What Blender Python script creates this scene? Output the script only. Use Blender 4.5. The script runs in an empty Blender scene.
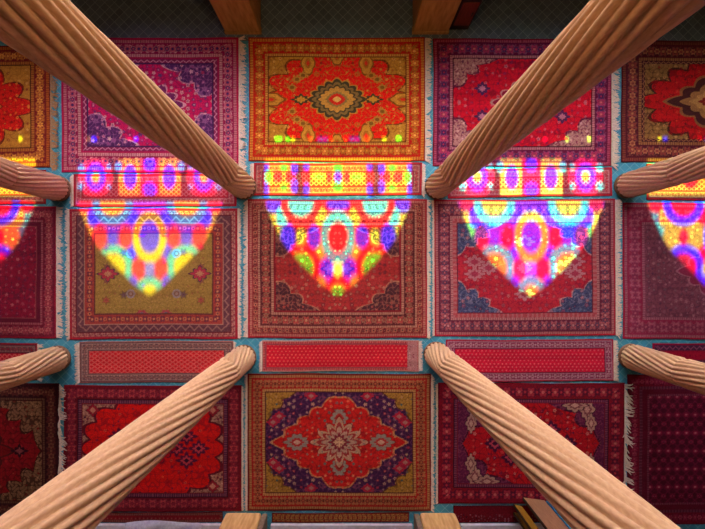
import bpy, math, random
import numpy as np

# ---------------------------------------------------------------- frame of the place
S = 55.0                 # floor pixels per metre
NX, NY = 346.0, 269.0    # point of the floor straight below the camera
H = 6.0                  # camera height
R = math.radians
col = bpy.context.scene.collection
sc = bpy.context.scene
def wx(px): return (px - NX) / S
def wy(py): return (NY - py) / S

def lin(h):
    h = h.lstrip('#')
    c = np.array([int(h[i:i+2], 16) / 255 for i in (0, 2, 4)])
    return np.where(c <= .04045, c / 12.92, ((c + .055) / 1.055) ** 2.4)

# ---------------------------------------------------------------- helpers
def tag(o, label=None, cat=None, group=None, kind=None):
    if label: o['label'] = label
    if cat: o['category'] = cat
    if group: o['group'] = group
    if kind: o['kind'] = kind
    return o

def link(name, me, mat=None, parent=None):
    o = bpy.data.objects.new(name, me)
    if mat: me.materials.append(mat)
    col.objects.link(o)
    if parent: o.parent = parent
    return o

def empty(name, loc=(0, 0, 0), rz=0):
    o = bpy.data.objects.new(name, None)
    o.location = loc
    o.rotation_euler = (0, 0, rz)
    o.empty_display_size = .1
    col.objects.link(o)
    return o

def mesh(name, v, f, smooth=False):
    me = bpy.data.meshes.new(name)
    me.from_pydata([tuple(map(float, p)) for p in v], [], f)
    me.update()
    if smooth: me.polygons.foreach_set('use_smooth', [True] * len(me.polygons))
    return me

def fast_mesh(name, v, quads, smooth=True):
    me = bpy.data.meshes.new(name)
    v = np.asarray(v, np.float32); q = np.asarray(quads, np.int32)
    me.vertices.add(len(v)); me.vertices.foreach_set('co', v.ravel())
    me.loops.add(q.size); me.loops.foreach_set('vertex_index', q.ravel())
    me.polygons.add(len(q))
    me.polygons.foreach_set('loop_start', np.arange(0, q.size, 4, dtype=np.int32))
    me.polygons.foreach_set('loop_total', np.full(len(q), 4, np.int32))
    me.polygons.foreach_set('use_smooth', np.full(len(q), smooth, bool))
    me.update(calc_edges=True); me.validate()
    return me

class MB:
    def __init__(s): s.v = []; s.f = []
    def add(s, v, f):
        n = len(s.v); s.v += list(v); s.f += [tuple(i + n for i in q) for q in f]; return s
    def box(s, x0, y0, z0, x1, y1, z1):
        v = [(x, y, z) for z in (z0, z1) for (x, y) in ((x0, y0), (x1, y0), (x1, y1), (x0, y1))]
        return s.add(v, [(3, 2, 1, 0), (4, 5, 6, 7), (0, 1, 5, 4), (1, 2, 6, 5), (2, 3, 7, 6), (3, 0, 4, 7)])
    def tube(s, pts, r, n=4):
        pts = [np.array(p, float) for p in pts]; vs = []; fs = []
        for i, p in enumerate(pts):
            d = pts[min(i + 1, len(pts) - 1)] - pts[max(i - 1, 0)]
            d /= (np.linalg.norm(d) + 1e-9)
            a = np.cross(d, (0, 0, 1)); a /= (np.linalg.norm(a) + 1e-9); b = np.cross(a, d)
            rr = r[i] if isinstance(r, (list, tuple)) else r
            for k in range(n):
                t = 2 * math.pi * k / n + .6
                vs.append(tuple(p + rr * (math.cos(t) * a + math.sin(t) * b)))
        for i in range(len(pts) - 1):
            for k in range(n):
                fs.append((i * n + k, i * n + (k + 1) % n, (i + 1) * n + (k + 1) % n, (i + 1) * n + k))
        fs.append(tuple(range(n))[::-1]); m = (len(pts) - 1) * n
        fs.append(tuple(range(m, m + n)))
        return s.add(vs, fs)
    def lathe(s, prof, n=48):
        vs = []; fs = []
        for (r, z) in prof:
            for k in range(n):
                t = 2 * math.pi * k / n; vs.append((r * math.cos(t), r * math.sin(t), z))
        for i in range(len(prof) - 1):
            for k in range(n):
                fs.append((i * n + k, i * n + (k + 1) % n, (i + 1) * n + (k + 1) % n, (i + 1) * n + k))
        fs.append(tuple(range(n))[::-1]); m = (len(prof) - 1) * n
        fs.append(tuple(range(m, m + n)))
        return s.add(vs, fs)
    def build(s, name, mat, parent=None, smooth=False, bevel=0):
        o = link(name, mesh(name, s.v, s.f, smooth), mat, parent)
        if bevel:
            b = o.modifiers.new('Bevel', 'BEVEL'); b.width = bevel; b.segments = 3; b.limit_method = 'ANGLE'
        return o

# ---------------------------------------------------------------- materials
def nmat(name):
    m = bpy.data.materials.new(name); m.use_nodes = True
    nt = m.node_tree; return m, nt, nt.nodes, nt.links, nt.nodes['Principled BSDF']

def rug_mat():
    m, nt, N, L, P = nmat('woven wool pile')
    a = N.new('ShaderNodeAttribute'); a.attribute_name = 'Col'
    tc = N.new('ShaderNodeTexCoord')
    nz = N.new('ShaderNodeTexNoise'); nz.inputs['Scale'].default_value = 70; nz.inputs['Detail'].default_value = 4
    L.new(tc.outputs['Object'], nz.inputs['Vector'])
    mr = N.new('ShaderNodeMapRange'); mr.inputs[1].default_value = .3; mr.inputs[2].default_value = .7
    mr.inputs[3].default_value = .72; mr.inputs[4].default_value = 1.28
    L.new(nz.outputs['Fac'], mr.inputs[0])
    mx = N.new('ShaderNodeVectorMath'); mx.operation = 'SCALE'
    L.new(a.outputs['Color'], mx.inputs[0]); L.new(mr.outputs[0], mx.inputs['Scale'])
    L.new(mx.outputs[0], P.inputs['Base Color'])
    P.inputs['Roughness'].default_value = .95; P.inputs['Specular IOR Level'].default_value = .12
    bp = N.new('ShaderNodeBump'); bp.inputs['Strength'].default_value = .35; bp.inputs['Distance'].default_value = .006
    L.new(nz.outputs['Fac'], bp.inputs['Height']); L.new(bp.outputs[0], P.inputs['Normal'])
    return m

def noise_mat(name, c1, c2, scale=8, rough=.7, stretch=(1, 1, 1), bump=.15, dist=.01, spec=.3, detail=6):
    m, nt, N, L, P = nmat(name)
    tc = N.new('ShaderNodeTexCoord'); mp = N.new('ShaderNodeMapping')
    mp.inputs['Scale'].default_value = stretch
    L.new(tc.outputs['Object'], mp.inputs['Vector'])
    nz = N.new('ShaderNodeTexNoise'); nz.inputs['Scale'].default_value = scale; nz.inputs['Detail'].default_value = detail
    L.new(mp.outputs[0], nz.inputs['Vector'])
    cr = N.new('ShaderNodeValToRGB')
    cr.color_ramp.elements[0].position = .3; cr.color_ramp.elements[1].position = .7
    cr.color_ramp.elements[0].color = (*lin(c1), 1); cr.color_ramp.elements[1].color = (*lin(c2), 1)
    L.new(nz.outputs['Fac'], cr.inputs[0]); L.new(cr.outputs[0], P.inputs['Base Color'])
    P.inputs['Roughness'].default_value = rough; P.inputs['Specular IOR Level'].default_value = spec
    if bump:
        bp = N.new('ShaderNodeBump'); bp.inputs['Strength'].default_value = bump; bp.inputs['Distance'].default_value = dist
        L.new(nz.outputs['Fac'], bp.inputs['Height']); L.new(bp.outputs[0], P.inputs['Normal'])
    return m

def tile_mat(name, c1, c2, cm):
    m, nt, N, L, P = nmat(name)
    tc = N.new('ShaderNodeTexCoord'); mp = N.new('ShaderNodeMapping')
    mp.inputs['Rotation'].default_value = (0, 0, R(45)); mp.inputs['Location'].default_value = (.03, .05, 0)
    L.new(tc.outputs['Object'], mp.inputs['Vector'])
    b = N.new('ShaderNodeTexBrick'); b.offset = 0; b.squash = 1
    b.inputs['Scale'].default_value = 1; b.inputs['Brick Width'].default_value = .125; b.inputs['Row Height'].default_value = .125
    b.inputs['Mortar Size'].default_value = .005; b.inputs['Mortar Smooth'].default_value = .3
    b.inputs['Color1'].default_value = (*lin(c1), 1); b.inputs['Color2'].default_value = (*lin(c2), 1)
    b.inputs['Mortar'].default_value = (*lin(cm), 1)
    L.new(mp.outputs[0], b.inputs['Vector'])
    nz = N.new('ShaderNodeTexNoise'); nz.inputs['Scale'].default_value = 6; nz.inputs['Detail'].default_value = 6
    L.new(tc.outputs['Object'], nz.inputs['Vector'])
    mr = N.new('ShaderNodeMapRange'); mr.inputs[3].default_value = .75; mr.inputs[4].default_value = 1.2
    L.new(nz.outputs['Fac'], mr.inputs[0])
    mx = N.new('ShaderNodeVectorMath'); mx.operation = 'SCALE'
    L.new(b.outputs['Color'], mx.inputs[0]); L.new(mr.outputs[0], mx.inputs['Scale'])
    L.new(mx.outputs[0], P.inputs['Base Color']); P.inputs['Roughness'].default_value = .6
    return m

def glass_mat():
    m, nt, N, L, P = nmat('stained window glass'); N.remove(P)
    a = N.new('ShaderNodeAttribute'); a.attribute_name = 'Col'
    t = N.new('ShaderNodeBsdfTransparent'); g = N.new('ShaderNodeBsdfGlossy'); g.inputs['Roughness'].default_value = .1
    g.inputs['Color'].default_value = (.3, .3, .3, 1)
    mx = N.new('ShaderNodeMixShader'); mx.inputs[0].default_value = .04
    L.new(a.outputs['Color'], t.inputs['Color'])
    L.new(t.outputs[0], mx.inputs[1]); L.new(g.outputs[0], mx.inputs[2])
    L.new(mx.outputs[0], N['Material Output'].inputs['Surface'])
    return m

M = dict(
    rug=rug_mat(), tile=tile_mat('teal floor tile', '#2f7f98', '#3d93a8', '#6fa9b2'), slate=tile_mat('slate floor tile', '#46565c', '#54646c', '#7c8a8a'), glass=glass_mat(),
    fringe=noise_mat('cream cotton fringe', '#c4ab96', '#e4d2c2', 40, .95, bump=0),
    fringe_warm=noise_mat('tan cotton fringe', '#8a6a4a', '#b08c66', 40, .95, bump=0),
    stone=noise_mat('tan carved stone', '#bf9872', '#d4b088', 60, .6, (1, 1, .4), 0, .003, .3),
    foot=noise_mat('dark worn stone foot', '#6b4a36', '#8f6a50', 20, .8),
    pier_shaded=noise_mat('shaded plastered pier', '#86602f', '#a67c44', 10, .7, (2, 2, .4), .25, .01),  # same plaster as the lower piers, with shade put into a darker colour
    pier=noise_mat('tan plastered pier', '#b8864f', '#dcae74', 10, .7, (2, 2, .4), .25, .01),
    cap=noise_mat('dark edging', '#6d5a48', '#8d7a66', 30, .8),  # side strips, darker than the pier faces
    plaster=noise_mat('plaster', '#5f5144', '#6b5b4c', 4, .9),
    vault=noise_mat('vault brick', '#4d3a2c', '#574232', 4, .9),
    step=noise_mat('pale stone step', '#b7adb6', '#cfc6cc', 12, .7),
    cloth=noise_mat('pale grey cloth', '#9d97a2', '#b9b2bb', 25, .95),
    board=noise_mat('pale brown board', '#8a5f42', '#a97a58', 9, .6, (8, 8, .7)),
    board_gold=noise_mat('golden brown board', '#7a5018', '#a8761f', 9, .5, (8, 8, .7)),
    board_dark=noise_mat('dark board', '#2a1a12', '#3d281b', 9, .6),
    blue=noise_mat('blue paint', '#1c6f96', '#2a86ad', 9, .6),
    cab=noise_mat('near black wood', '#140d09', '#20150e', 9, .5, (8, 8, .7)),
    cabred=noise_mat('reddish brown wood', '#4a1c10', '#6d2c18', 9, .5, (8, 8, .7)),
)

# ---------------------------------------------------------------- rug weaving
def h2(i, j, s):
    x = np.sin(i * 127.1 + j * 311.7 + s * 74.7) * 43758.5453
    return x - np.floor(x)

FS = .74                 # fineness of the small floral filling
class Weave:
    """Colours a rug of W x Ht (1 unit = 1/55 m)."""
    def __init__(s, W, Ht, step=.5):
        s.mix = 1.
        s.W, s.H = W, Ht
        s.nx = int(W / step) + 1; s.ny = int(Ht / step) + 1
        gx, gy = np.meshgrid(np.linspace(0, W, s.nx), np.linspace(0, Ht, s.ny))
        s.gx, s.gy = gx, gy
        s.fx = np.abs(gx - W / 2); s.fy = np.abs(gy - Ht / 2)
        s.d = np.minimum(W / 2 - s.fx, Ht / 2 - s.fy)
        s.C = np.zeros((s.ny, s.nx, 3)); s.ins = 0.
        s.m = np.ones_like(gx, bool)
    def put(s, m, c, k=1.):
        c = lin(c) if isinstance(c, str) else c
        s.C[m] = s.C[m] * (1 - k) + c * k
    # --- borders, from the edge inwards
    def band(s, w, bg):
        m = (s.d >= s.ins) & (s.d < s.ins + w); s.put(m, bg)
        hor = (s.H / 2 - s.fy) < (s.W / 2 - s.fx)
        t = np.where(hor, s.fx, s.fy); b = s.d - s.ins - w / 2
        s.ins += w
        s.m = s.d >= s.ins
        return m, t, b, hor
    def solid(s, w, c): s.band(w, c); return s
    def dash(s, w, c1, c2, per=3.):
        m, t, b, _ = s.band(w, c1); s.put(m & ((t / (per * .75)) % 1 < .5), c2, .62); return s
    def zig(s, w, c1, c2, per=5.):
        m, t, b, _ = s.band(w, c1)
        z = (np.abs(((t / per) % 1) - .5) * 4 - 1) * w * .3
        s.put(m & (np.abs(b - z) < w * .14), c2); return s
    def ros(s, w, bg, pet, cen, vine, per=12., leaf=None):
        per *= .8
        m, t, b, _ = s.band(w, bg)
        v = w * .3 * np.sin(2 * math.pi * t / per)
        s.put(m & (np.abs(b - v) < max(.45, w * .05)), vine)
        v2 = w * .38 * np.sin(4 * math.pi * t / per + 1)
        s.put(m & (np.abs(b + v2) < max(.35, w * .035)), vine, .7)
        for off, r0, pc, cc in ((0, .36, pet, cen), (.5, .25, leaf or cen, pet)):
            a = (((t / per + off) + .5) % 1 - .5) * per
            rr = np.hypot(a, b); th = np.arctan2(b, a)
            rad = w * r0 * (.82 + .18 * np.cos(6 * th))
            s.put(m & (rr < rad * 1.22), vine, .55); s.put(m & (rr < rad), pc); s.put(m & (rr < rad * .55), bg, .8); s.put(m & (rr < rad * .38), cc)
        return s
    def field(s, c): s.put(s.m, c); return s
    # --- field ornament
    def vines(s, mask, c, k=.3, sd=0., wid=.22, mix=1.):
        k /= FS
        f = np.sin(s.fx * k + 1.5 * np.sin(s.fy * k * .8 + sd) + sd) + np.sin(s.fy * k * 1.1 + 1.5 * np.sin(s.fx * k * .9 + 2 * sd) + 1.7 * sd)
        s.put(mask & s.m & (np.abs(f) < wid), c, mix); return s
    def scatter(s, mask, cell, rad, pal, sd=1, prob=.8, outline=None, jit=.35, petals=5):
        if cell < 12: cell *= FS; rad *= FS * 1.05
        i = np.floor(s.fx / cell)
        for di in (0,):
            j = np.floor((s.fy + (i % 2) * cell * .5) / cell)
            r1, r2, r3, r4 = (h2(i, j, sd + q) for q in (0, 1.3, 2.7, 4.1))
            cx = (i + .5 + (r1 - .5) * jit) * cell; cy = (j + .5 + (r2 - .5) * jit) * cell - (i % 2) * cell * .5
            dx, dy = s.fx - cx, s.fy - cy
            rr = np.hypot(dx, dy); th = np.arctan2(dy, dx)
            ra = rad * (.7 + .5 * r3)
            pr = ra * (.78 + .22 * np.cos(petals * th + 6 * r4))
            ok = mask & s.m & (r4 < prob)
            if outline: s.put(ok & (rr < pr * 1.35), outline, .8)
            n = len(pal); k1 = np.floor(r3 * 997) % n; k2 = np.floor(r1 * 991) % n
            for q in range(n):
                s.put(ok & (rr < pr) & (k1 == q), pal[q], s.mix)
            for q in range(n):
                s.put(ok & (rr < pr * .42) & (k2 == q), pal[q], s.mix)
        return s
    def norm(s, a, b, p, n, amp, ph=0., cx=0., cy=0.):
        X, Y = np.abs(s.fx - cx), np.abs(s.fy - cy)
        q = ((X / a) ** p + (Y / b) ** p) ** (1 / p)
        th = np.arctan2(Y / b, X / a)
        return q / (1 + amp * np.abs(np.cos(n * th + ph)) - amp * .5)
    def medal(s, a, b, p, n, amp, layers, ph=0., cx=0., cy=0.):
        q = s.norm(a, b, p, n, amp, ph, cx, cy); res = q < layers[0][0]
        for thr, c in layers: s.put((q < thr) & s.m, c)
        return res & s.m
    def corner(s, a, b, p, n, amp, layers):
        X = s.W / 2 - s.ins - s.fx; Y = s.H / 2 - s.ins - s.fy
        q = (np.clip(X, 0, None) / a) ** p + (np.clip(Y, 0, None) / b) ** p
        q = np.maximum(q, 1e-9) ** (1 / p)
        th = np.arctan2(Y / b, X / a)
        q = q / (1 + amp * np.abs(np.cos(n * th)) - amp * .5)
        res = (q < layers[0][0]) & s.m
        for thr, c in layers: s.put((q < thr) & s.m, c)
        return res
    def lattice(s, mask, per, c, w=.18, skew=1.):
        u = s.gx / per; v = s.gy / (per * skew)
        a = np.abs(((u + v) % 1) - .5); b = np.abs(((u - v) % 1) - .5)
        s.put(mask & s.m & ((a < w * .5) | (b < w * .5)), c); return s
    def spots(s, mask, per, r, c, skew=1.):
        u = s.gx / per; v = s.gy / (per * skew); i = np.floor(v)
        a = ((u + .5 * (i % 2)) % 1 - .5) * per; b = (v % 1 - .5) * per * skew
        s.put(mask & s.m & (np.hypot(a, b * 1.2) < r), c); return s
    def finish(s, seed, worn=.05, k=.8, lo=.022):
        rs = np.random.RandomState(seed)
        L = np.log(np.clip(s.C, .004, .9) + lo)          # pattern contrast lowered in the colour so coloured light reads evenly
        mu = L.mean((0, 1)); s.C = np.exp(mu + k * (L - mu)) - lo
        st = np.convolve(rs.randn(s.ny + 8), np.ones(9) / 3, 'valid')[:s.ny]
        s.C *= (1 + worn * st)[:, None, None]
        s.C *= (1 + .10 * rs.randn(s.ny, s.nx))[:, :, None]
        s.C = np.clip(s.C, .004, .9)
        return s

def make_rug(name, w, rect, seed, z=.0, rot=0., th=.009):
    x0, y0, x1, y1 = rect
    W, Ht = (x1 - x0) / S, (y1 - y0) / S
    nx, ny = w.nx, w.ny
    u, v = np.meshgrid(np.linspace(-W / 2, W / 2, nx), np.linspace(Ht / 2, -Ht / 2, ny))
    rs = random.Random(seed); a = [rs.uniform(0, 6.28) for _ in range(8)]
    e = .006
    uu = u + e * (np.sin(v * 2.3 + a[0]) + .5 * np.sin(v * 6.1 + a[1])) * np.abs(u) / (W / 2)
    vv = v + e * (np.sin(u * 1.9 + a[2]) + .5 * np.sin(u * 5.3 + a[3])) * np.abs(v) / (Ht / 2)
    zz = th + .003 * (np.sin(u * 3.1 + a[4]) * np.sin(v * 2.7 + a[5]) + np.sin(u * 1.3 + 2 * v + a[6])) * np.clip(w.d / 20, 0, 1)
    top = np.stack([uu, vv, zz], -1).reshape(-1, 3)
    idx = np.arange(nx * ny).reshape(ny, nx)
    q = np.stack([idx[1:, :-1], idx[1:, 1:], idx[:-1, 1:], idx[:-1, :-1]], -1).reshape(-1, 4)
    loop = np.concatenate([idx[0, :-1], idx[:-1, -1], idx[-1, :0:-1], idx[:0:-1, 0]])
    bot = top[loop].copy(); bot[:, 2] = 0
    base = len(top); k = np.arange(len(loop)); k2 = (k + 1) % len(loop)
    sk = np.stack([loop[k], loop[k2], base + k2, base + k], -1)
    me = fast_mesh(name, np.concatenate([top, bot]), np.concatenate([q, sk]))
    ca = me.color_attributes.new('Col', 'FLOAT_COLOR', 'POINT')
    C = w.C.reshape(-1, 3); C = np.concatenate([C, C[loop] * .6])
    ca.data.foreach_set('color', np.concatenate([C, np.ones((len(C), 1))], 1).astype(np.float32).ravel())
    o = link(name, me, M['rug'])
    o.location = (wx((x0 + x1) / 2), wy((y0 + y1) / 2), .002 + z); o.rotation_euler = (0, 0, R(rot))
    return o

def fringe(rug, rect, side, length, seed, mat='fringe', droop=.25, dens=1.0, wig=.5, up=0.):
    """Cotton tassels along the left or right end of a rug."""
    x0, y0, x1, y1 = rect; W, Ht = (x1 - x0) / S, (y1 - y0) / S
    rs = random.Random(seed); mb = MB(); L = length / S
    n = int(Ht / .010 * dens); sg = 1 if side == 'r' else -1
    lean = 0.
    mb.tube([(sg * (W / 2 + .004), -Ht / 2 + .02, .006), (sg * (W / 2 + .004), Ht / 2 - .02, .006)], .006, 4)
    for i in range(n):
        y = -Ht / 2 + .015 + (Ht - .03) * (i + .5) / n
        if i % 5 == 0: lean = rs.uniform(-1, 1) * wig - droop
        l = L * rs.uniform(.7, 1.1); pts = []
        cx, cy = W / 2, y; a = lean + rs.uniform(-.25, .25)
        for k in range(5):
            pts.append((sg * cx, cy, .010 + .004 * (i % 3) * (k > 0) + up * min(1, k / 2)))
            cx += l / 4 * math.cos(a); cy += l / 4 * math.sin(a); a += rs.uniform(-.35, .35)
        mb.tube(pts, [.009, .011, .010, .009, .004], 3)
    return mb.build('fringe', M[mat], rug)

G = 'large patterned carpets laid edge to edge on the hall floor'
GR = 'narrow runner carpets laid between the large carpets'

def big(rect, w, seed, label, fr=(), rot=0., z=0., worn=.05, k=.85):
    w.finish(seed, worn, k, .008 if k < .8 else .007)
    o = make_rug('persian_rug', w, rect, seed, z, rot)
    tag(o, label, 'rug', G)
    for k, f in enumerate(fr):
        fringe(o, rect, f[0], f[1], seed * 7 + k, *f[2:])
    return o
def run(rect, w, seed, label, fr=(), rot=0., z=0.):
    w.finish(seed, .05, .72 if seed < 30 else .88, .008)
    o = make_rug('runner_rug', w, rect, seed, z, rot)
    tag(o, label, 'rug', GR)
    for k, f in enumerate(fr):
        fringe(o, rect, f[0], f[1], seed * 7 + k, *f[2:])
    return o
def new(rect, step=.5): return Weave(rect[2] - rect[0], rect[3] - rect[1], step)
T = lambda w: np.ones_like(w.gx, bool)

# ---- top row -----------------------------------------------------------------
r = (-82, 46, 51, 168); w = new(r)
w.solid(1.5, '#5a1018').dash(3, '#a85a20', '#6a2418', 3).ros(12, '#6e1a1c', '#c0742c', '#e0a040', '#a8642c', 15).dash(3, '#b0702a', '#5a2018', 3).solid(1, '#3a1410').field('#b5822a')
w.vines(T(w), '#8a5a1c', .45, .7, .3, .6).scatter(T(w), 9, 2.2, ['#c79a3c', '#7a3c1c', '#d4a850'], 3, .7)
m = w.medal(45, 36, 1.4, 5, .3, [(1.06, '#5a2412'), (1, '#cf1410')]); w.vines(m, '#8c0c0c', .55, 2., .3, .8).scatter(m, 8, 1.8, ['#e05a20', '#7a0a0a', '#d88a30'], 9, .7)
w.medal(16, 12, 1.5, 6, .2, [(1.1, '#7a1a10'), (1, '#c58a30'), (.6, '#d82014'), (.3, '#e8b050')])
big(r, w, 11, 'gold carpet with a red medallion in the upper left corner, cut by the frame edge', [('r', 9, 'fringe_warm', .5)])

r = (62, 38, 239, 172.5); w = new(r)
w.solid(2.5, '#a8103c').dash(3, '#c07a78', '#7a1838', 3).ros(11, '#8c1440', '#c0606c', '#3a2a60', '#d09a90', 14, '#4a2458').dash(3, '#d0a090', '#7a1838', 3).solid(2, '#a01040').zig(4, '#7a2048', '#c88a98', 6).solid(1.2, '#3a1c48').field('#d01452')
a = T(w)
w.vines(a, '#8a1450', .5, 1.1, .32, .8).scatter(a, 8, 2.6, ['#c87088', '#8e2460', '#d8a898', '#5a3468'], 21, .85, '#a01048')
c = w.corner(44, 33, 1.1, 5, .25, [(1.05, '#e0b0a8'), (1.0, '#4a2458')]); w.vines(c, '#8a5a88', .6, 2.2, .35, .8).scatter(c, 7.5, 2.4, ['#c88ca0', '#8a4a80', '#a83058', '#d4b0b0'], 33, .9)
m = w.medal(30, 22, 1.3, 6, .25, [(1.08, '#d8a8a8'), (1, '#6a2458'), (.75, '#c01850'), (.4, '#d8a8a0')]); w.scatter(m, 6, 1.6, ['#d8b0a8', '#7a2a60'], 5, .8)
big(r, w, 12, 'magenta pink carpet with deep violet corners behind the upper left column', [('r', 8)])

r = (249, 38, 425, 161.5); w = new(r)
w.solid(1.5, '#8a1410').dash(3, '#c88a30', '#a01c14', 3.5).ros(12, '#b81812', '#d08a2c', '#e8b850', '#8a5a1c', 15, '#a06a20').dash(2.5, '#d0a040', '#8a3010', 3).solid(1, '#5a2a10').field('#b98a2a')
a = T(w)
w.vines(a, '#8a5a1c', .5, .9, .35, .7).scatter(a, 8, 2.2, ['#d8b04c', '#96601c', '#b03a18'], 41, .8)
m = w.medal(67, 43, 2.1, 7, .2, [(1.04, '#6a3a12'), (1, '#e2120e')]); w.vines(m, '#b06a20', .52, 1.4, .2, .8).scatter(m, 9, 2.0, ['#d49a38', '#c8781c', '#8a2010'], 17, .75)
for cx, cy, aa, bb in ((29, 36, 6, 11), (66, 0, 12, 6), (0, 43, 6, 8)):
    w.medal(aa, bb, 1.5, 3, .15, [(1.2, '#7a4a14'), (1, '#c8942c'), (.5, '#a86a1c'), (.25, '#d8301c')], 0, cx, cy)
for cx, cy in ((40, 20), (45, 12), (34, 24)):
    w.medal(4.5, 3.5, 1.2, 4, .5, [(1, '#b8862c'), (.5, '#7a5418')], 0, cx, cy)
w.medal(27, 19, 1.5, 8, .16, [(1.08, '#c08a2c'), (1, '#3c3a24'), (.86, '#7a6a38'), (.72, '#3c3c28'), (.64, '#c89a3c'), (.4, '#8a7a40'), (.3, '#d8241a'), (.15, '#e8c060')])
w.medal(9, 5, 1.2, 4, .4, [(1, '#3c3a24'), (.6, '#c8942c')], 0, 36, 0)
big(r, w, 13, 'red and gold carpet with a pointed oval gold centre, between the two upper columns', [('r', 6.6, 'fringe', .1)])

r = (433, 39, 611, 166.5); w = new(r)
w.solid(1.5, '#7a0c24').dash(2.5, '#b05068', '#6a1030', 3).ros(13, '#5c1038', '#a83058', '#d06a68', '#8a5070', 15, '#3a2458').dash(2.5, '#c08a88', '#7a1830', 3).solid(1, '#3a0c20').field('#d40e24')
a = T(w)
w.vines(a, '#8e0c24', .42, 1.9, .28, .85).scatter(a, 9, 2.3, ['#a02040', '#e05050', '#7a1440', '#c87070'], 51, .7)
c = w.corner(36, 30, .9, 5, .3, [(1.08, '#5a1430'), (1.0, '#b8907c')]); w.vines(c, '#7a3448', .7, .4, .4, .9).scatter(c, 7, 1.8, ['#d8b8a0', '#8a3a50', '#5a2a50'], 55, .8)
m = w.medal(26, 20, 1.2, 5, .3, [(1.08, '#c09080'), (1, '#8e1030'), (.6, '#d84048'), (.3, '#5a1c48')])
w.medal(7, 6, 1.2, 4, .4, [(1, '#4a2450'), (.5, '#c08090')], 0, 40, 14)
big(r, w, 14, 'bright red carpet with cream corner scrolls behind the upper right column', [('r', 8)])

r = (621, 41, 800, 162.5); w = new(r)
w.solid(1.5, '#4a0c18').dash(3, '#7a3c30', '#3a1018', 3).ros(13, '#4a1020', '#8a3a34', '#b07048', '#6a4038', 15).dash(3, '#9a6a3c', '#3a1418', 3).zig(3, '#3a1420', '#9a6a40', 5).field('#8a6a34')
a = T(w)
w.vines(a, '#4a3018', .5, 1.2, .4, .8).scatter(a, 7.5, 2.2, ['#b08a48', '#5a3420', '#8a3020'], 61, .8)
m = w.medal(66, 42, 1.35, 7, .22, [(1.06, '#3a1c14'), (1, '#b80e14')]); w.vines(m, '#7a0a10', .4, .3, .3, .8).scatter(m, 10, 2., ['#d03020', '#6a1014'], 66, .6)
w.medal(40, 26, 1.05, 5, .2, [(1.1, '#8a5a30'), (1, '#3c1c1c'), (.72, '#96703c'), (.5, '#b8924c'), (.3, '#7a1c18'), (.15, '#c09050')])
big(r, w, 15, 'dark red carpet with an olive gold frame and diamond centre in the upper right corner')

# ---- upper runners ----------------------------------------------------------------
def lattice_runner(rect, edge, bord, bord2, fieldc, latc, per=5, bw=7, skew=.9, w1=2., spots=None, sides=None):
    w = new(rect); w.solid(w1, edge)
    w.solid(1, bord2).ros(bw, bord, bord2, edge, bord2, 7).solid(1, bord2).solid(.8, edge).field(fieldc)
    w.lattice(T(w), per, latc, .3, skew)
    if spots: w.spots(T(w), per, 1., spots, skew)
    return w
r = (-110, 170, 46, 204); w = lattice_runner(r, '#8c1018', '#b89a78', '#7a3a30', '#a81a1e', '#c87a58', 5, 5)
run(r, w, 21, 'narrow runner under coloured light behind the far left upper column')
r = (74, 174, 237, 206.5); w = lattice_runner(r, '#a01024', '#c09a88', '#8a3040', '#aa142a', '#c46a6c', 5, 5)
run(r, w, 22, 'pinkish runner lit by coloured light above the olive carpet', [('l', 4)])
r = (254, 163, 422, 195.5); w = lattice_runner(r, '#a81420', '#b08a74', '#6a3038', '#b4241c', '#c89a68', 5, 5)
run(r, w, 23, 'runner flooded with yellow light, centre strip between the two upper columns', [('l', 4), ('r', 4)])
r = (448, 168.5, 612, 197); w = lattice_runner(r, '#b01424', '#b89088', '#8a3a48', '#aa142a', '#c46e6e', 5, 5)
run(r, w, 24, 'pinkish runner lit by coloured light above the blue-cornered carpet', [], .8)
r = (646, 164, 800, 200); w = lattice_runner(r, '#8c1020', '#a88a7c', '#6a3038', '#b81c28', '#c87060', 5, 5)
run(r, w, 25, 'narrow runner under coloured light below the far right upper column')

# ---- middle row ---------------------------------------------------------------
r = (-108, 206, 57, 338); w = new(r)
w.solid(2, '#8a1024').ros(12, '#6a1428', '#a04048', '#c07868', '#7a4048', 13).dash(2, '#a86868', '#5a1024', 3).solid(4, '#5a1428').solid(1, '#8a4040').field('#8e1430')
a = T(w); w.vines(a, '#5a1c30', .45, .8, .35, .7).scatter(a, 8, 2.2, ['#a84858', '#6a2040', '#b86a68'], 71, .8)
big(r, w, 31, 'dark crimson carpet cut by the left frame edge with light on its top corner', [('r', 7)], k=.74)

r = (70, 208.5, 238, 339); w = new(r); w.mix = .55
w.solid(2.5, '#a01028').ros(4, '#8a3040', '#c08070', '#5a1c38', '#c09080', 7).solid(1, '#5a1020').zig(7, '#553040', '#8a6462', 9).solid(1, '#a07868').ros(9, '#9c322e', '#5a2838', '#c88a60', '#8a2a30', 11, '#c8784c').solid(1.2, '#5a2a28').field('#9a8436')
a = T(w)
w.vines(a, '#7a6428', .6, 1.3, .35, .6).scatter(a, 7, 1.4, ['#b89c4c', '#7a5c2a', '#a8884a', '#96403c'], 81, .8)
w.scatter(a, 19, 3.4, ['#b83040', '#c07a68', '#5a3a60', '#8a3048'], 85, .6, '#6a5a2c', .3, 6)
w.medal(8, 6, 1.2, 4, .45, [(1.2, '#4a2a40'), (1, '#b02c44'), (.45, '#c08860')], 0, 46, 0)
w.medal(4.5, 4.5, 2, 4, .1, [(1, '#8a8488'), (.6, '#7a5a4c'), (.3, '#a08a80')], 0, 23, 20)
w.medal(6, 4, 1.3, 3, .4, [(1, '#a84048'), (.4, '#5a5a70')], 0, 12, 40)
big(r, w, 32, 'olive green carpet with a red and dark border, under the left fan of coloured light', [('l', 4.5), ('r', 4)], .2, k=.74)

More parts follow.
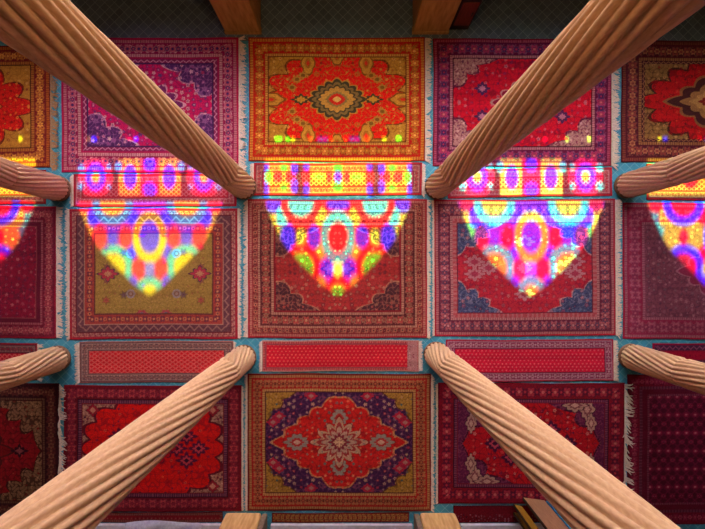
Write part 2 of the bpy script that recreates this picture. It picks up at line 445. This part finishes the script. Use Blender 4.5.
r = (248, 199.5, 427, 338); w = new(r); w.mix = .55
w.solid(2, '#a01024').dash(2.5, '#b8806a', '#8a2030', 3).ros(6, '#7a1c24', '#b87a58', '#3a2028', '#a86a50', 9).dash(2, '#c09a78', '#5a1c24', 2.5).ros(11, '#4a1a20', '#a84038', '#c89a68', '#96604a', 13, '#8a6a4c').dash(2.5, '#c09a78', '#5a1820', 2.5).solid(2, '#7a1420').field('#ac2a28')
a = T(w)
w.vines(a, '#7a2422', .55, 1.0, .35, .8).scatter(a, 7.5, 2.5, ['#a86a50', '#c89a70', '#5a2830', '#d04038'], 91, .9, '#7a1820')
c = w.corner(38, 31, 1., 5, .22, [(1.05, '#b88a60'), (1, '#3c2028')]); w.vines(c, '#8a5a48', .6, .5, .35, .8).scatter(c, 7, 2.2, ['#a87a5c', '#7a3438', '#5a5040', '#b84a3c'], 95, .9)
m = w.medal(26, 20, 1.2, 6, .22, [(1.08, '#6a2024'), (1, '#c01c24'), (.6, '#6a2028'), (.5, '#b04a38'), (.3, '#b07858')]); w.scatter(m, 7, 1.8, ['#c89a70', '#7a2028'], 97, .7)
big(r, w, 33, 'deep red floral carpet with black-brown corners under the central fan of coloured light', [('l', 5), ('r', 4)], k=.74)

r = (434, 199.5, 615, 336); w = new(r); w.mix = .55
w.solid(2, '#a81228').dash(2.5, '#b07a70', '#7a2034', 3).ros(12, '#5a1830', '#a85858', '#c8988a', '#8a5a60', 12, '#42304c').dash(2.5, '#c09080', '#6a1c30', 3).dash(4, '#b87068', '#a8142c', 6).solid(1, '#5a1428').field('#c4222f')
a = T(w)
c = w.corner(38, 28, 1.2, 6, .2, [(1.05, '#c8a090'), (1, '#2f4a72')]); w.vines(c, '#6a86a0', .6, .5, .3, .8).scatter(c, 8, 2.6, ['#5a86a8', '#a8506a', '#c09090', '#24365c'], 105, .9, '#22304e')
f = ~c; w.vines(f, '#96102c', .5, 1.6, .3, .8).scatter(f, 8.5, 2.5, ['#c06058', '#c88478', '#8a2440', '#a05a68'], 101, .85, '#9a0e28')
for cx, cy in ((36, 0), (0, 26), (50, 6)):
    w.medal(9, 6, 1.2, 4, .45, [(1.1, '#8a1028'), (1, '#b88080'), (.5, '#a03048')], 0, cx, cy)
m = w.medal(24, 20, 1.3, 6, .25, [(1.06, '#96304a'), (1, '#b01c38'), (.6, '#c8304a'), (.3, '#b87070')])
big(r, w, 34, 'bright red carpet with slate blue corners under the right fan of coloured light', [('l', 2.5), ('r', 6.4, 'fringe', 0, 1, .3)], .2, k=.74)

r = (622.5, 203, 800, 339); w = new(r)
w.solid(2, '#9a1030').dash(2.5, '#a06a70', '#7a2038', 3).ros(15, '#8a1c3c', '#a85a68', '#7a2a48', '#9a4a5c', 15).dash(2.5, '#a87078', '#6a2038', 3).field('#7a4450')
a = T(w); w.vines(a, '#5a2c40', .5, 1.5, .4, .7).scatter(a, 7.5, 2.2, ['#96606a', '#5a3048', '#a87a7a', '#6a5058'], 111, .8)
w.medal(30, 24, 1.1, 5, .25, [(1.08, '#a87078'), (1, '#8a2444'), (.5, '#7a4a58')])
big(r, w, 35, 'faded mauve carpet with a crimson border cut by the right frame edge', k=.74)

# ---- lower runners ----------------------------------------------------------------
r = (-110, 343, 38, 380); w = lattice_runner(r, '#8c1024', '#8a6a60', '#5a3038', '#c0142c', '#d85a54', 5, 6)
run(r, w, 41, 'red runner with a grey border behind the far left lower column', [('r', 6)])
r = (80, 341, 234, 382.5); w = lattice_runner(r, '#8a5a50', '#a08272', '#5a4044', '#d01822', '#e05a54', 6, 6, .7, 1.2)
run(r, w, 42, 'red lattice runner with a taupe border, left of the lower left column', [('l', 5), ('r', 3)], .3)
r = (262, 340, 419, 371.5); w = new(r)
w.solid(1.5, '#a8907c').dash(2, '#a01828', '#b8806c', 3).solid(1.2, '#8a4044').field('#c8142a'); w.spots(T(w), 4, .9, '#e06050', .8)
m = (np.abs(w.gx - w.W / 2) > w.W / 2 - 12) & (w.gx > w.W / 2) & (w.d > 1.5)
w.put(m, '#a87a74'); w.scatter(m, 4, 1.3, ['#7a3040', '#c0a090'], 7, .8)
run(r, w, 43, 'plain red runner with tiny dots, centre strip between the two lower columns', [('l', 3), ('r', 4)])
r = (446, 339.5, 613, 381.2); w = new(r)
w.solid(1.5, '#a01430').ros(7, '#a0727c', '#7a2444', '#b89a98', '#7a3450', 7).solid(1, '#5a1c34').field('#cc1232'); w.spots(T(w), 4, .95, '#e06060', .8)
run(r, w, 44, 'dotted red runner with a dusty mauve border, right of the lower right column', [('r', 5, 'fringe', 0, 1, .2)], .1)
r = (652, 343, 800, 367); w = new(r)
w.solid(2, '#9a1038').zig(5, '#4a2440', '#8a4a68', 6).solid(1, '#7a1838').field('#a80e2c'); w.spots(T(w), 5, .9, '#8a0c24')
run(r, w, 45, 'dark crimson runner behind the far right lower column')

# ---- bottom row ---------------------------------------------------------------
r = (-112, 383, 60, 518); w = new(r)
w.solid(2, '#3a0c12').ros(13, '#2c0c14', '#5a2420', '#7a4a34', '#4a2420', 13).dash(2, '#6a4a34', '#2c0c10', 3).solid(1, '#3a1010').field('#96121a')
a = T(w); w.vines(a, '#5e0c12', .45, 2., .35, .8).scatter(a, 10, 2., ['#b02020', '#5a0c14', '#a04a34'], 121, .6)
c = w.corner(46, 42, .95, 6, .3, [(1.06, '#3a1410'), (1, '#8a6844')]); w.vines(c, '#3c2218', .6, .5, .45, .9).scatter(c, 7.5, 2., ['#b08e60', '#5a3424', '#7a1c18'], 125, .8)
w.medal(34, 26, 1.2, 5, .25, [(1.1, '#4a1414'), (1, '#7a0e14'), (.5, '#a07050'), (.3, '#7a1018')])
w.medal(8, 6, 1., 4, .4, [(1, '#2c0c18'), (.5, '#8a4040')], 0, 46, 0)
big(r, w, 51, 'dark red carpet with tan scroll corners at the lower left frame edge', [('r', 9, 'fringe', .75, .5, .8, .02)])

r = (64, 385.2, 242, 511); w = new(r)
w.solid(2, '#6a0c1a').ros(12, '#5e0e1c', '#a83a3c', '#7a1c30', '#7a3038', 13).solid(1, '#2c0c1c').dash(3, '#3c1c38', '#8a5060', 3).solid(1, '#6a1420').field('#d2140e')
a = T(w)
m = w.medal(66, 46, 2.6, 8, .13, [(9, '#a88a68'), (1.05, '#5a1420'), (1, '#d8140e')])
o_ = w.norm(66, 46, 2.6, 8, .13) > 1.05
w.vines(o_, '#6a4438', .7, .8, .45, .9).scatter(o_, 6, 1.7, ['#c8aa84', '#7a2430', '#4a2438'], 133, .8)
i_ = w.norm(66, 46, 2.6, 8, .13) < 1
w.vines(i_, '#96101a', .4, .9, .3, .8).scatter(i_, 10, 2.2, ['#8a1a30', '#e8502c', '#5a1434'], 131, .6)
for cx, cy in ((46, 0), (24, 0), (34, 12)):
    w.medal(9, 7, 1.1, 4, .45, [(1.15, '#a01018'), (1, '#4a1434'), (.6, '#c04048'), (.3, '#2c0c28')], 0, cx, cy)
w.medal(20, 16, 1.3, 6, .3, [(1.08, '#5a1428'), (1, '#b01218'), (.55, '#5a1c38'), (.3, '#d86a50')])
for cx, cy in ((60, 38),):
    w.medal(6, 6, 1.1, 4, .2, [(1.1, '#3c1420'), (1, '#8a1c28'), (.5, '#c08a68')], 0, cx, cy)
big(r, w, 52, 'scarlet scalloped carpet with cream patterned corners beside the lower left column', [('r', 2.2)])

r = (247.5, 373.5, 431, 510.5); w = new(r)
w.solid(2, '#6a1414').dash(2.5, '#a88048', '#7a2018', 3).ros(11, '#a01618', '#a4643a', '#5a2018', '#b07c48', 10, '#6a3024').dash(2.5, '#c09a54', '#7a2a18', 3).solid(1, '#4a1c1c').field('#34163e')
a = T(w); w.vines(a, '#6a3458', .5, 1.1, .25, .8).scatter(a, 8, 2.3, ['#a88a70', '#a82838', '#5a3a60', '#8a6a78'], 141, .85)
c = w.corner(25, 25, 1., 4, .25, [(1.08, '#4a2420'), (1, '#a8842c')]); w.vines(c, '#6a4a1c', .8, .8, .4, .8); w.scatter(c, 8, 1.8, ['#3c5a58', '#8a5020', '#c8a04c'], 145, .7)
for cx, cy in ((66, 20), (28, 46), (60, 26)):
    w.medal(6, 4.5, 1.2, 4, .3, [(1, '#a81c34'), (.45, '#a87468')], 0, cx, cy)
m = w.medal(63, 46, 1.12, 9, .1, [(1.04, '#c08a50'), (1, '#cc1a16')]); w.vines(m, '#8a1418', .5, 1.9, .3, .8).scatter(m, 8, 2., ['#c89a60', '#8a2a30', '#e06a40', '#5a6a60'], 148, .8)
w.medal(12, 8, 1.3, 5, .3, [(1.1, '#8a1a18'), (1, '#8a8a78'), (.55, '#a82c28'), (.3, '#c8b088')], 0, 42, 0)
w.medal(8, 9, 1.3, 5, .3, [(1.1, '#8a1a18'), (1, '#8a8a78'), (.55, '#a82c28'), (.3, '#c8b088')], 0, 0, 24)
q = w.medal(24, 21, 1.2, 6, .4, [(1.08, '#8a1a18'), (1, '#b8946c'), (.8, '#96302c'), (.62, '#b09478'), (.4, '#7a2430'), (.22, '#d8b080')]); w.scatter(q, 5, 1.4, ['#7a2430', '#d0b088', '#7a8a78'], 149, .8)
big(r, w, 53, 'carpet with a red lobed diamond on midnight purple and gold corners, bottom centre', [('l', 3), ('r', 3.5)], 0)

r = (437.5, 382.8, 624, 503.5); w = new(r)
w.solid(2, '#6a0c1c').ros(14, '#7a0e1e', '#a02c38', '#c06a5c', '#5a1428', 15, '#4a1028').solid(1, '#2c0c1c').dash(2.5, '#4a1c3c', '#8a4a58', 3).solid(1, '#6a1424').field('#b41018')
a = T(w); w.vines(a, '#6e0c1a', .42, 1.3, .32, .85).scatter(a, 9, 2.3, ['#c83a30', '#5a1438', '#c08068', '#8a1024'], 151, .7)
c = w.corner(44, 36, .95, 4, .3, [(1.08, '#3c1024'), (1, '#54183c')]); w.vines(c, '#7a3450', .7, .8, .3, .8)
for cx, cy, aa, bb in ((56, 34, 7, 11), (60, 20, 5, 9), (44, 38, 11, 6)):
    w.medal(aa, bb, 1.3, 4, .3, [(1.1, '#2c0c20'), (1, '#b09478'), (.6, '#7a4a48'), (.35, '#c8ac8c')], 0, cx, cy)
for cx, cy in ((36, 0), (20, 14)):
    w.medal(9, 8, 1.1, 4, .3, [(1.15, '#8a0e1c'), (1, '#3c1030'), (.6, '#b04050'), (.3, '#2c0c28')], 0, cx, cy)
w.medal(20, 15, 1.2, 6, .3, [(1.08, '#3c1024'), (1, '#c01c1c'), (.55, '#5a1c38'), (.3, '#c87050')])
big(r, w, 54, 'crimson carpet with pale leaf shapes in violet corners beside the lower right column', [('r', 9, 'fringe', .75, .5, .8, .02), ('l', 2.4)])

r = (627, 374, 800, 524); w = new(r)
w.solid(2, '#5a0a1c').ros(10, '#6e0c22', '#8a2038', '#a03c4c', '#5a1028', 12).dash(3, '#6a3040', '#3a0c1c', 4).solid(5, '#5a0c22').dash(2, '#7a3a48', '#4a0c20', 3).field('#4a0c22')
a = T(w); w.spots(a, 9, 2.6, '#8a1c38').spots(a, 9, 1.1, '#c07078'); w.lattice(a, 9, '#6a1430', .2)
big(r, w, 55, 'dark maroon carpet with a fine all-over grid of flowers in the lower right corner')

# ---- strips along the foot of the bottom wall -----------------------------------
r = (100, 512, 223, 522); w = new(r)
w.solid(1, '#4a1018').dash(2, '#7a4a3c', '#5a1820', 3).field('#7a1018'); w.spots(T(w), 4, .8, '#96403c')
run(r, w, 61, 'thin dark red strip of carpet at the bottom, left of the lower left pier')
r = (272, 512.5, 409, 522); w = new(r)
w.solid(1, '#5a1814').ros(4, '#7a2018', '#b08440', '#5a1c18', '#a87c3c', 6).solid(.8, '#4a1814').field('#aa1218'); w.spots(T(w), 4, .8, '#c83a30')
run(r, w, 62, 'short red and gold strip of carpet between the two lower piers')
r = (453, 505, 560, 522); w = new(r)
w.solid(1, '#3a0c14').field('#6a0c18'); m = w.gy > w.H * .5; w.scatter(m, 4, 1.3, ['#7a4048', '#3a0c1c', '#96606a'], 8, .8)
run(r, w, 63, 'short dark maroon strip of carpet beside the upright boards')

# ---------------------------------------------------------------- columns
RC = .205
def shaft_mesh(z0, z1, nf, tw, ph, flare=0., nz=60):
    na = nf * 16; zs = np.linspace(z0, z1, nz); t = np.linspace(0, 2 * math.pi, na, endpoint=False)
    V = []
    for z in zs:
        a = t - tw * (z - z0) - ph
        k = (z - z0) / (z1 - z0)
        e = min(1, min(z - z0, z1 - z) / .03)
        lobe = np.abs(np.sin(nf * a / 2)) ** .5
        r = RC - .032 + (.050 * lobe) * (.5 + .5 * e) + flare * (1 - k) ** 2
        V.append(np.stack([r * np.cos(t), r * np.sin(t), np.full(na, z)], -1))
    V = np.concatenate(V); idx = np.arange(nz * na).reshape(nz, na); n2 = np.roll(idx, -1, 1)
    q = np.stack([idx[:-1], n2[:-1], n2[1:], idx[1:]], -1).reshape(-1, 4)
    return fast_mesh('shaft', V, q)
ZJ, ZT, NF = .95, 5.3, 18
TW_LO, TW_UP = 1.3, -.85
shafts = {}
for hand in (-1, 1):                                  # the two sides of the hall twist opposite ways
    shafts[hand] = (shaft_mesh(.05, ZJ, NF, -hand * TW_LO, 0, .012, 24), shaft_mesh(ZJ, ZT, NF, -hand * TW_UP, -hand * TW_LO * (ZJ - .05), 0, 90))
    for m_ in shafts[hand]: m_.materials.append(M['stone'])
foot = MB().lathe([(.215, .002), (.228, .008), (.23, .035), (.222, .052), (.2, .06)]); foot_me = mesh('foot', foot.v, foot.f, True); foot_me.materials.append(M['foot'])
capb = MB().lathe([(.2, ZT), (.25, ZT + .05), (.25, ZT + .12), (.22, ZT + .16), (.3, ZT + .45), (.38, ZT + .6)]).box(-.42, -.42, ZT + .6, .42, .42, ZT + .75)
cap_me = mesh('capital', capb.v, capb.f, True); cap_me.materials.append(M['stone'])
names = {(0, 0): 'spiral fluted stone column at the left frame edge, upper of the two there, in purplish shade',
         (1, 0): 'spiral fluted amber stone column rising to the upper left corner',
         (2, 0): 'spiral fluted amber stone column rising to the upper right corner',
         (3, 0): 'spiral fluted stone column at the right frame edge, upper of the two there',
         (0, 1): 'spiral fluted pale stone column at the left frame edge, lower of the two there',
         (1, 1): 'spiral fluted pale stone column rising to the lower left corner',
         (2, 1): 'spiral fluted pale stone column rising to the lower right corner',
         (3, 1): 'spiral fluted stone column at the right frame edge, lower of the two there'}
colpos = {(0, 0): (59.5, 189), (1, 0): (244, 187), (2, 0): (437, 187), (3, 0): (626, 186),
          (0, 1): (59, 358), (1, 1): (244, 357), (2, 1): (436, 354), (3, 1): (630, 356)}
for key, (px, py) in colpos.items():
    o = empty('stone_column', (wx(px), wy(py), 0), R(37 * (key[0] + 3 * key[1])))
    tag(o, names[key], 'column', 'spiral fluted stone columns of the prayer hall')
    me_lo, me_up = shafts[1 if key[0] < 2 else -1]
    for n_, m_ in (('base_shaft', me_lo), ('shaft', me_up), ('foot', foot_me), ('capital', cap_me)):
        link(n_, m_, None, o)

# ---------------------------------------------------------------- room
XL, XR = wx(-140), wx(832)
YN, YS = wy(-20), wy(556)
HC = 7.0
tag(MB().box(XL - .3, YS - .3, -.1, XR + .3, wy(41), 0).build('floor', M['tile']), kind='structure')
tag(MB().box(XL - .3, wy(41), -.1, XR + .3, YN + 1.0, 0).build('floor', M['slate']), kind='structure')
tag(MB().box(XL - .3, YS - .3, HC, XR + .3, YN + .3, HC + .2).build('ceiling', M['vault']), kind='structure')
tag(MB().box(XL - .3, YS - .3, 0, XR + .3, YS, HC).build('wall_south', M['plaster']), kind='structure')
tag(MB().box(XL - .3, YS, 0, XL, YN, HC).build('wall_west', M['plaster']), kind='structure')
tag(MB().box(XR, YS, 0, XR + .3, YN, HC).build('wall_east', M['plaster']), kind='structure')

# window wall: five arched openings, sun at 35 degrees
ELEV = 35.0
TE = math.tan(R(ELEV))
def zwin(py): return (YN - wy(py)) * TE          # height on the wall that lights floor row py
QB = -70                                          # sill row (relative to the springing line at row 203)
OQ = [-100, 0, 10, 38, 50, 66, 83, 95]; OW = [75, 74, 70, 57.5, 49.5, 33.5, 16.5, 0]
def halfw(q): return np.interp(q, OQ, OW)
def ztop(dx):                                     # top of opening above the bay offset dx
    a = abs(dx)
    return zwin(203 + np.interp(-a, [-w_ for w_ in OW], OQ) if a < 74 else 203)
bays = [-37, 150, 338, 531, 720]
wall = MB(); TH = .04
z_sill = zwin(203 + QB)
cuts = []
px = -140.
for b in bays:
    for (xa, xb) in ((px, b - 75),):
        wall.box(wx(xa), YN - TH, 0, wx(xb), YN + TH, HC)
    n = 60
    for k in range(n):
        a0 = b - 75 + 150 * k / n; a1 = b - 75 + 150 * (k + 1) / n
        wall.box(wx(a0), YN - TH, 0, wx(a1), YN + TH, z_sill)
        wall.box(wx(a0), YN - TH, ztop((a0 + a1) / 2 - b), wx(a1), YN + TH, HC)
    px = b + 75
wall.box(wx(px), YN - TH, 0, wx(832), YN + TH, HC)
tag(wall.build('wall_north', M['plaster']), kind='structure')

# stained glass --------------------------------------------------------------------
def glass_colours(dx, q, v):
    """Palette indices of the leaded panes: r b t y g w p (k = opaque wood)."""
    n = dx.shape; I = np.zeros(n, int)            # 0 = opaque
    K = dict(k=0, r=1, b=2, t=3, y=4, g=5, w=6, p=7, o=8, l=9)
    ad = np.abs(dx)
    def el(cx, cy, a, b): return ((ad - cx) / a) ** 2 + ((q - cy) / b) ** 2 < 1
    inside = (q >= 0) & (ad < halfw(q))
    if v == 'A': c = dict(bg='p', cen='b', ring='y', s1='r', s2='b', s3='r', ar='t', ain='y', di='b', lo='r', lom='l', tip='y', tr='t', uo='r', ub='b', out='y', lob='b', top='p')
    elif v == 'B': c = dict(bg='r', cen='r', ring='t', s1='b', s2='y', s3='b', ar='r', ain='t', di='y', lo='b', lom='y', tip='g', tr='r', uo='b', ub='t', out='y', lob='y', top='b')
    else: c = dict(bg='y', cen='r', ring='b', s1='y', s2='r', s3='y', ar='b', ain='r', di='r', lo='y', lom='b', tip='b', tr='r', uo='r', ub='y', out='t', lob='b', top='r')
    P = lambda m, s: I.__setitem__(inside & m, K[s])
    P(q > -1, c['bg'])
    P((ad > halfw(q) - 8) & (q > 6), c['out'])
    P(el(63, 3, 9, 8), c['uo']); P(el(56, 15, 6, 10), c['ub'])
    P(el(0, 3, 12, 5), c['top']); P(el(17, 15, 6, 9), c['di']); P(el(17, 51, 6, 9), c['di'])
    P(el(37, 0, 20.5, 23), c['ar']); P(el(37, 0, 13, 15), c['ain'])
    P(el(37, 65, 20.5, 22), c['ar'])
    P(el(37, 65, 13, 14.5), 'g' if v == 'B' else c['ain'])
    P(el(49, 62, 6, 9), 't' if v == 'B' else c['out'] if v == 'A' else c['ain'])
    P(el(0, 35, 17, 26), c['ring']); P(el(0, 35, 10, 16), c['cen'])
    P(el(24, 35, 6.5, 11.5), c['s1']); P(el(36.8, 35, 5, 9), c['s2']); P(el(50, 35, 7.5, 13), c['s3'])
    P(el(11.5, 67, 7, 12), c['lo']); P(el(0, 68, 5, 8), c['lom']); P(el(17, 80, 5, 7), c['lob'])
    P(el(0, 84, 12.5, 9), c['tr']); P(el(0, 90, 7.5, 8), c['tip'])
    # lower band
    B = (q > -43) & (q < -7) & (ad < 73.5); qb = q + 25.
    S2 = lambda m, s: I.__setitem__(B & m, K[s])
    def e2(cx, cy, a, b): return ((ad - cx) / a) ** 2 + ((qb - cy) / b) ** 2 < 1
    if v in 'AC':
        S2(e2(54, 0, 17, 20), 'r'); S2(e2(68, -9, 4, 4) | e2(68, 9, 4, 4) | e2(41, -10, 3, 3) | e2(41, 9, 3, 3), 't'); S2(e2(54, 0, 10, 14), 'b'); S2(e2(54, 0, 4.5, 6.5), 'y')
        S2(ad < 31, 'y'); S2(e2(19.5, 0, 6.5, 12), 'b'); S2(ad < 10, 'r'); S2(e2(0, -12, 6, 7) | e2(0, 12, 7, 7), 'b'); S2(e2(31, -10, 4, 5) & (ad >= 27), 't')
        if v == 'C': S2(ad > -1, 'y'); S2(e2(60, 0, 8, 10), 'b'); S2(e2(30, 0, 8, 12), 'r')
    else:
        S2(ad > -1, 'o'); S2(e2(54, 0, 13, 6) & ~e2(54, 0, 2, 9), 'r'); S2(e2(54, 10, 4, 4) | e2(54, -9, 4, 4), 'g')
        S2((ad > 69), 'b'); S2(e2(69, 0, 4, 7), 'g')
        S2((ad > 33) & (ad < 43), 'k'); S2(e2(43.5, -9, 3.5, 7) | e2(43.5, 9, 3.5, 7), 'b'); S2(e2(31.5, 0, 4, 12), 'r'); S2(e2(31.5, -12, 3, 6) | e2(31.5, 12, 3, 6), 'b')
        S2(e2(0, -9, 5, 5) | e2(0, 9, 6, 6) | e2(19, 0, 7, 4), 'g'); S2(e2(0, 0, 4, 6), 'b'); S2(e2(9, 0, 3, 6), 'r')
        S2((q < -38), 'o')
    # a row of little panes low down
    Dd = (q > -65.5) & (q < -60.5)
    S3 = lambda a, b, s: I.__setitem__(Dd & (dx > a) & (dx < b), K[s])
    if v == 'B':
        for a, b, s in ((-63, -56, 'g'), (-52, -48, 'g'), (-47, -43, 'y'), (-29, -25.5, 'r'), (-21, -10, 'b'), (-8, -5, 'r'), (6, 9, 'r'), (11, 22, 'b'), (26, 31, 'r'), (44, 48, 'y'), (58, 63, 'g')): S3(a, b, s)
    else:
        for a, b, s in ((-63, -59, 'y'), (-58, -53, 'b'), (-22, -19, 'r'), (-16, -11, 'b'), (12, 16, 'r'), (34, 37, 'y'), (56, 60, 'y')): S3(a, b, s)
    # lead between panes
    return I
PAL = {  # glass transmission
    'A': ['#000000', (.16, .002, .035), (.003, .010, .75), (.001, .19, .36), (.16, .20, .008), (.02, .35, .01), (.17, .25, .35), (.06, .008, .4), (.16, .16, .004), (.03, .06, .70)],
    'B': ['#000000', (.20, .002, .006), (.004, .015, .95), (.001, .75, .6), (.18, .5, .02), (.006, .8, .01), (.17, .25, .35), (.1, .02, .3), (.17, .20, .002), (.03, .06, .75)],
    'C': ['#000000', (.20, .002, .02), (.004, .015, .95), (.002, .42, .26), (.18, .36, .02), (.006, .8, .01), (.17, .25, .35), (.1, .02, .3), (.17, .26, .004), (.03, .06, .75)],
    'D': ['#000000', (.20, .002, .06), (.02, .03, .95), (.001, .9, .6), (.20, .7, .04), (.006, .8, .01), (.17, .25, .35), (.04, .010, .6), (.17, .26, .004), (.04, .08, .80)],
}
var = [('C', 'C'), ('A', 'A'), ('B', 'B'), ('A', 'D'), ('C', 'C')]
for k, b in enumerate(bays):
    dx, q = np.meshgrid(np.linspace(-75, 75, 301), np.linspace(QB, 96, 333))
    I = glass_colours(dx, q, var[k][0])
    pal = np.array([(0, 0, 0) if isinstance(c, str) else c for c in PAL[var[k][1]]])
    C = pal[I]
    V = np.stack([wx(b + dx), np.full_like(dx, YN), (YN - wy(203 + q)) * TE], -1)
    keep = np.abs(dx) < np.where(q < 0, 75, halfw(q) + 3)
    idx = np.arange(dx.size).reshape(dx.shape)
    Q = np.stack([idx[:-1, :-1], idx[:-1, 1:], idx[1:, 1:], idx[1:, :-1]], -1).reshape(-1, 4)
    kq = (keep[:-1, :-1] | keep[1:, 1:] | keep[:-1, 1:] | keep[1:, :-1]).ravel()
    me = fast_mesh('window', V.reshape(-1, 3), Q[kq])
    ca = me.color_attributes.new('Col', 'FLOAT_COLOR', 'POINT')
    ca.data.foreach_set('color', np.concatenate([C.reshape(-1, 3), np.ones((dx.size, 1))], 1).astype(np.float32).ravel())
    me.validate()
    tag(link('window_%d' % (k + 1), me, M['glass']), kind='structure')

# piers along both walls
GP = 'tan plastered piers standing against the two long walls'
pl = {243.5: 'left', 430: 'right'}
for cx, nm in pl.items():
    o = empty('pier', (wx(cx), wy(6), 0)); hw = 17.5 / S
    MB().box(-hw, wy(34) - wy(6), 0, hw, YN - TH - .003 - wy(6), 6.2).build('pier_shaft', M['pier_shaded'], o, bevel=.02)
    e = MB().box(-hw - .012, wy(34) - wy(6) - .012, 0, hw + .012, wy(34) - wy(6) + .1, .07).build('plinth', M['pier_shaded'], o, bevel=.006)
    tag(o, {'left': 'shaded tan pier at the top edge, left of the tiled floor strip', 'right': 'shaded tan pier at the top edge, between the tiled strip and the dark cabinet'}[nm], 'pier', GP)
for cx, nm, hw0 in ((244, 'left', 18), (437, 'right', 18)):
    o = empty('pier', (wx(cx), wy(530), 0)); hw = hw0 / S
    yf = wy(511.5 if 100 < cx < 600 else 526) - wy(530)
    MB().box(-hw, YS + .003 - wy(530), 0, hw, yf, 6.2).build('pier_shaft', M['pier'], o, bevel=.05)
    sx = 1 if cx < NX else -1
    MB().box(sx * (hw + .004), YS + .003 - wy(530), 0, sx * (hw + .1), yf - .03, 6.2).build('side_strip', M['cap'], o, bevel=.015)
    tag(o, {'left': 'pale tan pier at the bottom edge below the lower left column foot', 'right': 'pale tan pier at the bottom edge below the lower right column foot'}[nm], 'pier', GP)

# pale stone step between the lower piers
segs = [(81, 221), (271, 412), (460, 604)]
for k, (a, b) in enumerate(segs):
    tag(MB().box(wx(a), YS + .003, 0, wx(b), wy(523), .06).build('trim_%d' % (k + 1), M['step'], bevel=.01), kind='structure')

# folded pale cloth on the step, bottom left
def cloth():
    nx, ny = 40, 14; V = []
    for j in range(ny):
        for i in range(nx):
            u = i / (nx - 1); v = j / (ny - 1)
            x = -.70 + 1.40 * u; y = .20 - .5 * v + .035 * u + .03 * math.sin(5 * u)
            edge = min(1, min(u, 1 - u) * 14, min(v, 1 - v) * 8) ** .5
            z = .004 + edge * (.055 + .03 * math.sin(7 * u + 2 * v) * math.sin(3 * v + 1) + .02 * math.sin(19 * u + 9 * v))
            if u > .93: y -= .05 * ((u - .93) / .07) ** 2
            V.append((x, y, z))
    F = [(j * nx + i, (j + 1) * nx + i, (j + 1) * nx + i + 1, j * nx + i + 1) for j in range(ny - 1) for i in range(nx - 1)]
    me = mesh('folded_cloth', V, F, True); o = link('folded_cloth', me, M['cloth'])
    s = o.modifiers.new('Solidify', 'SOLIDIFY'); s.thickness = .004; s.offset = 1
    return o
o = cloth(); o.location = (wx(166), wy(531), .062)
tag(o, 'pale grey folded cloth lying on the stone step at the bottom left', 'cloth')

# boards standing upright by the lower right column
GB = 'wooden boards standing upright by the lower right column'
def board(px0, py0, px1, py1, h, th, mat, label, edge):
    a = np.array([wx(px0), wy(py0)]); b = np.array([wx(px1), wy(py1)]); d = b - a; L = np.linalg.norm(d)
    o = empty('wooden_board', (a[0], a[1], .018), math.atan2(d[1], d[0]))
    MB().box(.006, -th, .003, L, -.002, h).build('panel', mat, o, bevel=.004)
    MB().box(0, -th - .004, .003, .006, 0.0, h).build('edge_strip', edge, o)
    tag(o, label, 'board', GB); return o
board(522.5, 496.5, 544, 499.3, 1.5, .05, M['board'], 'pale brown upright board, widest of the boards beside the lower right column', M['board_dark'])
board(513, 503, 521.5, 505.5, 1.4, .04, M['board_gold'], 'golden brown narrow board standing behind the pale wide board', M['board_dark'])
board(513, 511, 526, 514, 1.35, .04, M['board_gold'], 'golden brown board nearest the bottom edge, behind the other two brown boards', M['board_dark'])
board(545.3, 499.6, 548.6, 500.1, 1.48, .03, M['blue'], 'bright blue narrow board along the right edge of the pale wide board', M['blue'])

# dark cabinet next to the upper right pier
o = empty('wooden_cabinet', (wx(458.5), wy(22), 0))
MB().box(-.17, -.14, 0, .17, .32, 1.7).build('body', M['cab'], o, bevel=.01)
d_ = MB().box(-.13, -.155, .12, .14, -.141, .62).build('door', M['cabred'], o, bevel=.004)
MB().box(.09, -.168, .35, .11, -.156, .42).build('knob', M['cab'], d_)
tag(o, 'narrow dark cabinet with a reddish brown door beside the upper right pier', 'cabinet')

# ---------------------------------------------------------------- light
def light(name, typ, loc, rot, energy, colr, **kw):
    l = bpy.data.lights.new(name, typ); l.energy = energy; l.color = colr
    for k, v in kw.items(): setattr(l, k, v)
    o = bpy.data.objects.new(name, l); o.location = loc; o.rotation_euler = rot; col.objects.link(o); return o
light('sun', 'SUN', (0, 12, 10), (-R(90 - ELEV), 0, 0), 135, (1, 1, 1), angle=R(.75))
for k, b in enumerate(bays):
    light('window_daylight', 'AREA', (wx(b), YN - .12, 3.7), (R(-66), 0, 0), 200 if 0 < k < 4 else 120, (1.0, .86, .90), shape='RECTANGLE', size=2.4, size_y=2.0, spread=R(105))
for (x, y, e) in ((0, 1.9, 165), (-5.2, 2.6, 14), (5.2, 2.6, 14)):  # unseen warm lamps added overhead to brighten the columns and carpets
    light('warm_fill_lamp', 'POINT', (x, y, 6.45), (0, 0, 0), e, (1, .60, .28), shadow_soft_size=.35)


wd = bpy.data.worlds.new('sky'); sc.world = wd; wd.use_nodes = True
wd.node_tree.nodes['Background'].inputs[0].default_value = (.55, .7, 1, 1); wd.node_tree.nodes['Background'].inputs[1].default_value = .6

# ---------------------------------------------------------------- camera
cam = bpy.data.cameras.new('camera'); co = bpy.data.objects.new('camera', cam); col.objects.link(co)
co.location = (0, 0, H); co.rotation_euler = (0, 0, 0)
cam.sensor_fit = 'HORIZONTAL'; cam.sensor_width = 36; cam.lens = 36 * (S * H) / 705
cam.shift_x = (352.5 - NX) / 705; cam.shift_y = -(264.5 - NY) / 705
cam.clip_start = .02
sc.camera = co
sc.view_settings.view_transform = 'Standard'; sc.view_settings.look = 'None'
sc.view_settings.gamma = 1; sc.view_settings.use_curve_mapping = False
sc.view_settings.exposure = 0
